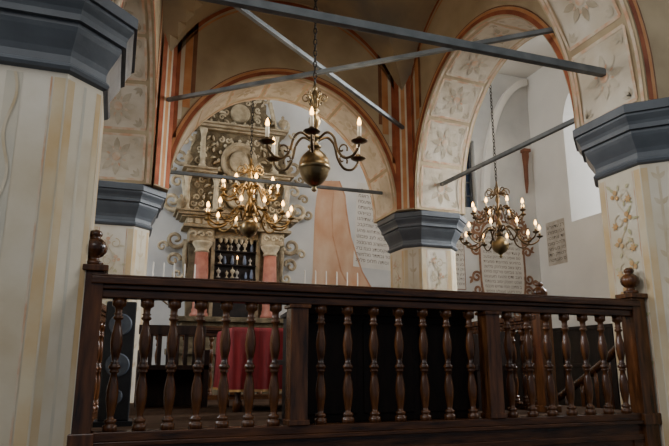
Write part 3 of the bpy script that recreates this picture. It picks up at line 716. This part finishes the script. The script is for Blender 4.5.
for fx in (.3, .38, .46): scroll(fx, 1.31, .034, 0, 1.1, .014, .255, 'arklight', n=12)
def ydisc2(x_, z_, prof, dep, name, m, seg=28, sz=1.0):
    b = MB(); b.rings([[W(AX + x_ + r * cos(2 * pi * i / seg), AY - dep - d, z_ + r * sz * sin(2 * pi * i / seg)) for i in range(seg)] for r, d in prof], True); return b.build(name, m, t)
ydisc2(0, 2.17, [(.2, 0), (.2, .05), (.18, .07), (.16, .04), (.155, .02), (.001, .02)], .12, 'medallion', M['ark'], sz=1.1)
ydisc2(0, 2.17, [(.11, .0), (.11, .03), (.09, .045), (.001, .05)], .13, 'medallion_boss', M['ark'], sz=1.1)
ydisc2(0, 1.76, [(.13, 0), (.13, .03), (.11, .045), (.095, .03), (.001, .03)], .12, 'tablet', M['ark'], sz=.95)
ydisc2(0, 2.75, [(.11, 0), (.11, .03), (.09, .045), (.07, .025), (.001, .03)], .1, 'crest', M['ark'])
for i in range(16):
    a = 2 * pi * i / 16; b = MB(); b.lathe([(.001, -.022), (.016, -.012), (.02, 0), (.016, .012), (.001, .022)], (AX + .222 * cos(a), AY - .14, 2.17 + .243 * sin(a)), 8); b.build('bead', M['arklight'], t)
for sx in (-1, 1):
    for cx_, za, zb in ((.54, 1.57, 1.96), (.4, 2.06, 2.5), (.24, 1.57, 1.96)):
        b = MB(); h = zb - za; b.lathe([(.04, 0), (.04, .03), (.026, .05), (.032, h * .3), (.024, h * .75), (.03, h - .06), (.042, h - .02), (.042, h)], (AX + sx * cx_, AY - .17, za), 12); b.build('small_column', M['arklight'], t)
    for ux, uz in ((.6, 1.55), (.55, 2.04), (.47, 2.57)):
        b = MB(); b.lathe([(.035, 0), (.02, .02), (.016, .04), (.04, .07), (.05, .1), (.03, .13), (.014, .15), (.02, .165), (.001, .19)], (AX + sx * ux, AY - .2, uz), 12); b.build('urn', M['ark'], t)
b = MB(); b.lathe([(.06, 0), (.03, .03), (.05, .08), (.07, .14), (.02, .2), (.03, .23), (.001, .28)], (AX, AY - .1, 3.08), 12); b.build('crowning_urn', M['ark'], t)

# ------------------------------------------------------------------ painted texts and drape
HB = 'אבגדהוזחטיכלמנסעפצקרשת'
def hebrew_lines(n, w):
    L = []
    for i in range(n):
        s = ''
        while len(s) < w: s += ''.join(random.choice(HB) for _ in range(random.randint(3, 6))) + ' '
        L.append(s[:w].strip())
    return L
def text_panel(label, mapf, nv, w, h, nl, chars, bordered, rot=0.0, shape='rect', ground='panel', ink='ink', edge='scrollbrown'):
    t_ = bpy.data.objects.new('painted_inscription', None); col.objects.link(t_); t_.location = mapf(0, 0)
    tag(t_, label, 'wall inscription', 'painted inscriptions on the walls')
    g = lambda u, v: mapf(u * cos(rot) - v * sin(rot), u * sin(rot) + v * cos(rot))
    g2 = lambda u, v: g(u, v) + nv
    def sup(a, k=1.0):                             # rounded-rectangle outline
        ca, sa = cos(a), sin(a)
        return (w / 2 * k * (abs(ca) ** .6) * (1 if ca > 0 else -1), h / 2 * (1 + (k - 1) * w / h) * (abs(sa) ** .6) * (1 if sa > 0 else -1))
    if shape == 'cartouche': polys = [[sup(2 * pi * i / 48) for i in range(48)]]
    else: polys = [[(-w / 2, -h / 2), (w / 2, -h / 2), (w / 2, h / 2), (-w / 2, h / 2)]]
    decal(polys, g, 'painted_ground', M[ground], t_)
    lh = h * .9 / nl
    cu = bpy.data.curves.new('t', 'FONT'); cu.size = 1.0; ob = bpy.data.objects.new('t', cu); col.objects.link(ob)
    for i, ln in enumerate(hebrew_lines(nl, chars)):
        v = h * .45 - (i + .8) * lh; ww = w * .92
        if shape != 'rect': ww = w * .86 * (max(.1, 1 - (abs(v + lh * .3) / (h / 2)) ** 3.3)) ** .3
        cu.body = ln; bpy.context.view_layer.update()
        me = bpy.data.meshes.new_from_object(ob.evaluated_get(bpy.context.evaluated_depsgraph_get()))
        if not me.vertices: continue
        xs = [q.co.x for q in me.vertices]; x0, x1 = min(xs), max(xs); kx = ww / max(1e-6, x1 - x0)
        b = MB(); b.add([g2((q.co.x - x0) * kx - ww / 2, v + q.co.y * lh * .82) for q in me.vertices], [list(p.vertices) for p in me.polygons])
        b.build('text_line', M[ink], t_, closed=False)
        bpy.data.meshes.remove(me)
    bpy.data.objects.remove(ob)
    if bordered:
        P = []
        if shape == 'cartouche':
            N = 26
            for i in range(N):
                a = 2 * pi * (i + .5) / N; px, pz = sup(a, 1.22); oa = atan2(pz, px)
                P += d_spiral(px, pz, .07, .014, oa + pi, 1.3 * (1 if i % 2 else -1), .032, 18) + d_leaf(px + .06 * cos(oa), pz + .06 * sin(oa), oa + .5, .08, .04) + d_leaf(px + .05 * cos(oa), pz + .05 * sin(oa), oa - .6, .07, .034)
            P += d_ribbon([sup(2 * pi * i / 60, 1.03) for i in range(61)], .03)
        else: P = d_rect(-w / 2, -h / 2, w / 2, h / 2, .01)
        decal(P, g2, 'painted_frame', M[edge], t_, nv.normalized())
    return t_
NB = Vector((0, -.004, 0))
backmap = lambda cx_, cz: (lambda u, v: W(cx_ + u, BY - .003, cz + v))
text_panel('slanted block of painted Hebrew text on the wall right of the painted drape', backmap(1.74, 1.6), NB, .64, 1.02, 13, 20, False, -.06)
text_panel('large painted Hebrew inscription with a curling brown border behind the right-hand chandelier', backmap(3.42, 1.24), NB, .64, 1.1, 16, 20, True, 0, 'cartouche')
text_panel('narrow painted Hebrew text panel on the wall just right of the middle pillar', backmap(2.7, 1.3), NB, .34, .8, 12, 12, True)
text_panel('small dark Hebrew inscription on the right wall near the corner', lambda u, v: W(RX - .003, 2.85 - u, 1.5 + v), Vector((-.004, 0, 0)), .34, .55, 7, 8, True, 0, 'rect', 'stain', 'darkink', 'stain')
t = thing('wall_painting', 'faded orange-brown drape painted on the back wall right of the ark', 'wall painting', (1.1, 3.195, 1.4))
L1 = [(.98, 2.1), (.94, 1.9), (.92, 1.7), (.91, 1.4), (.9, 1.0), (.86, .6)]; R1 = [(1.22, 2.12), (1.29, 1.95), (1.31, 1.75), (1.36, 1.45), (1.5, 1.05), (1.78, .6)]
Pd = [[L1[i], R1[i], R1[i + 1], L1[i + 1]] for i in range(5)]
o = decal(Pd, lambda u, v: W(u, BY - .002, v), 'drape', M['drape'], t)
Pf = d_ribbon(R1, .02) + d_ribbon([(a - .1 - .04 * i, z) for i, (a, z) in enumerate(R1)], [.01, .012, .014, .016, .02, .024])
decal(Pf, lambda u, v: W(u, BY - .0035, v), 'drape_edge', M['drapeedge'], t)
# corbel
t = thing('corbel', 'small brown tapering corbel high on the back wall near the bright corner', 'corbel', (3.87, 3.14, 2.22))
b = MB(); b.rings([[W(3.87 + sx * w, BY - dp * f, z_) for sx, f in ((-1, 0), (-1, 1), (1, 1), (1, 0))] for w, dp, z_ in ((.008, .02, 2.22), (.016, .04, 2.35), (.02, .05, 2.6), (.03, .07, 2.72), (.03, .07, 2.78))]); b.build('bracket', M['brown'], t)
b = MB(); b.bx(3.82, 3.92, BY - .09, BY, 2.78, 2.82); b.build('cap', M['brown'], t)

# ------------------------------------------------------------------ light
def area(loc, target, size, sizey, power, color):
    l = bpy.data.lights.new('light', 'AREA'); l.shape = 'RECTANGLE'; l.size = size; l.size_y = sizey; l.energy = power; l.color = color
    o = bpy.data.objects.new('window_light', l); col.objects.link(o); o.location = W(*loc)
    o.rotation_euler = (W(*target) - W(*loc)).to_track_quat('-Z', 'Y').to_euler(); return o
cool = (.93, .965, 1.0)
area((RX + RT + .02, 2.0, 2.6), (0, 1.7, 1.6), 1.6, 2.8, 85, cool)
area((RX + RT + .02, -.05, 2.6), (0, .9, 1.0), 1.7, 3.0, 1400, cool)
area((RX + RT + .02, -2.1, 2.6), (0, -1, .8), 1.6, 3.0, 150, cool)
area((LX - .28, -2.1, 2.6), (0, -1, .8), 1.6, 3.0, 240, cool)
area((LX - .28, 1.5, 2.6), (0, 2.2, 1.4), 1.6, 3.0, 420, (.9, .95, 1.0))
area((-1.5, -4.4, 2.8), (0, 0, .8), 4.0, 2.5, 80, (1, .97, .93))  # added soft fill behind the camera for the front pillars and rail, no window here
for (x_, y_, z_, e) in ((-.034, .12, 1.62, 18), (-.04, 2.2, 1.75, 38), (2.5, 1.9, 1.65, 10)):
    l = bpy.data.lights.new('candle_glow', 'POINT'); l.energy = e; l.color = (1, .87, .7); l.shadow_soft_size = .25
    o = bpy.data.objects.new('candle_glow', l); col.objects.link(o); o.location = W(x_ + .12, y_ - .12, z_)
w = bpy.data.worlds.new('world'); sc.world = w; w.use_nodes = True
w.node_tree.nodes['Background'].inputs[0].default_value = (.75, .84, 1, 1); w.node_tree.nodes['Background'].inputs[1].default_value = .22

# ------------------------------------------------------------------ camera
c = bpy.data.cameras.new('camera'); c.lens = 610 / 669 * 36; c.sensor_width = 36; c.clip_start = .05
co = bpy.data.objects.new('camera', c); col.objects.link(co); co.location = W(-1.141, -3.306, 0)
co.rotation_euler = (radians(90 + 13.1), 0, radians(-19.5)); sc.camera = co
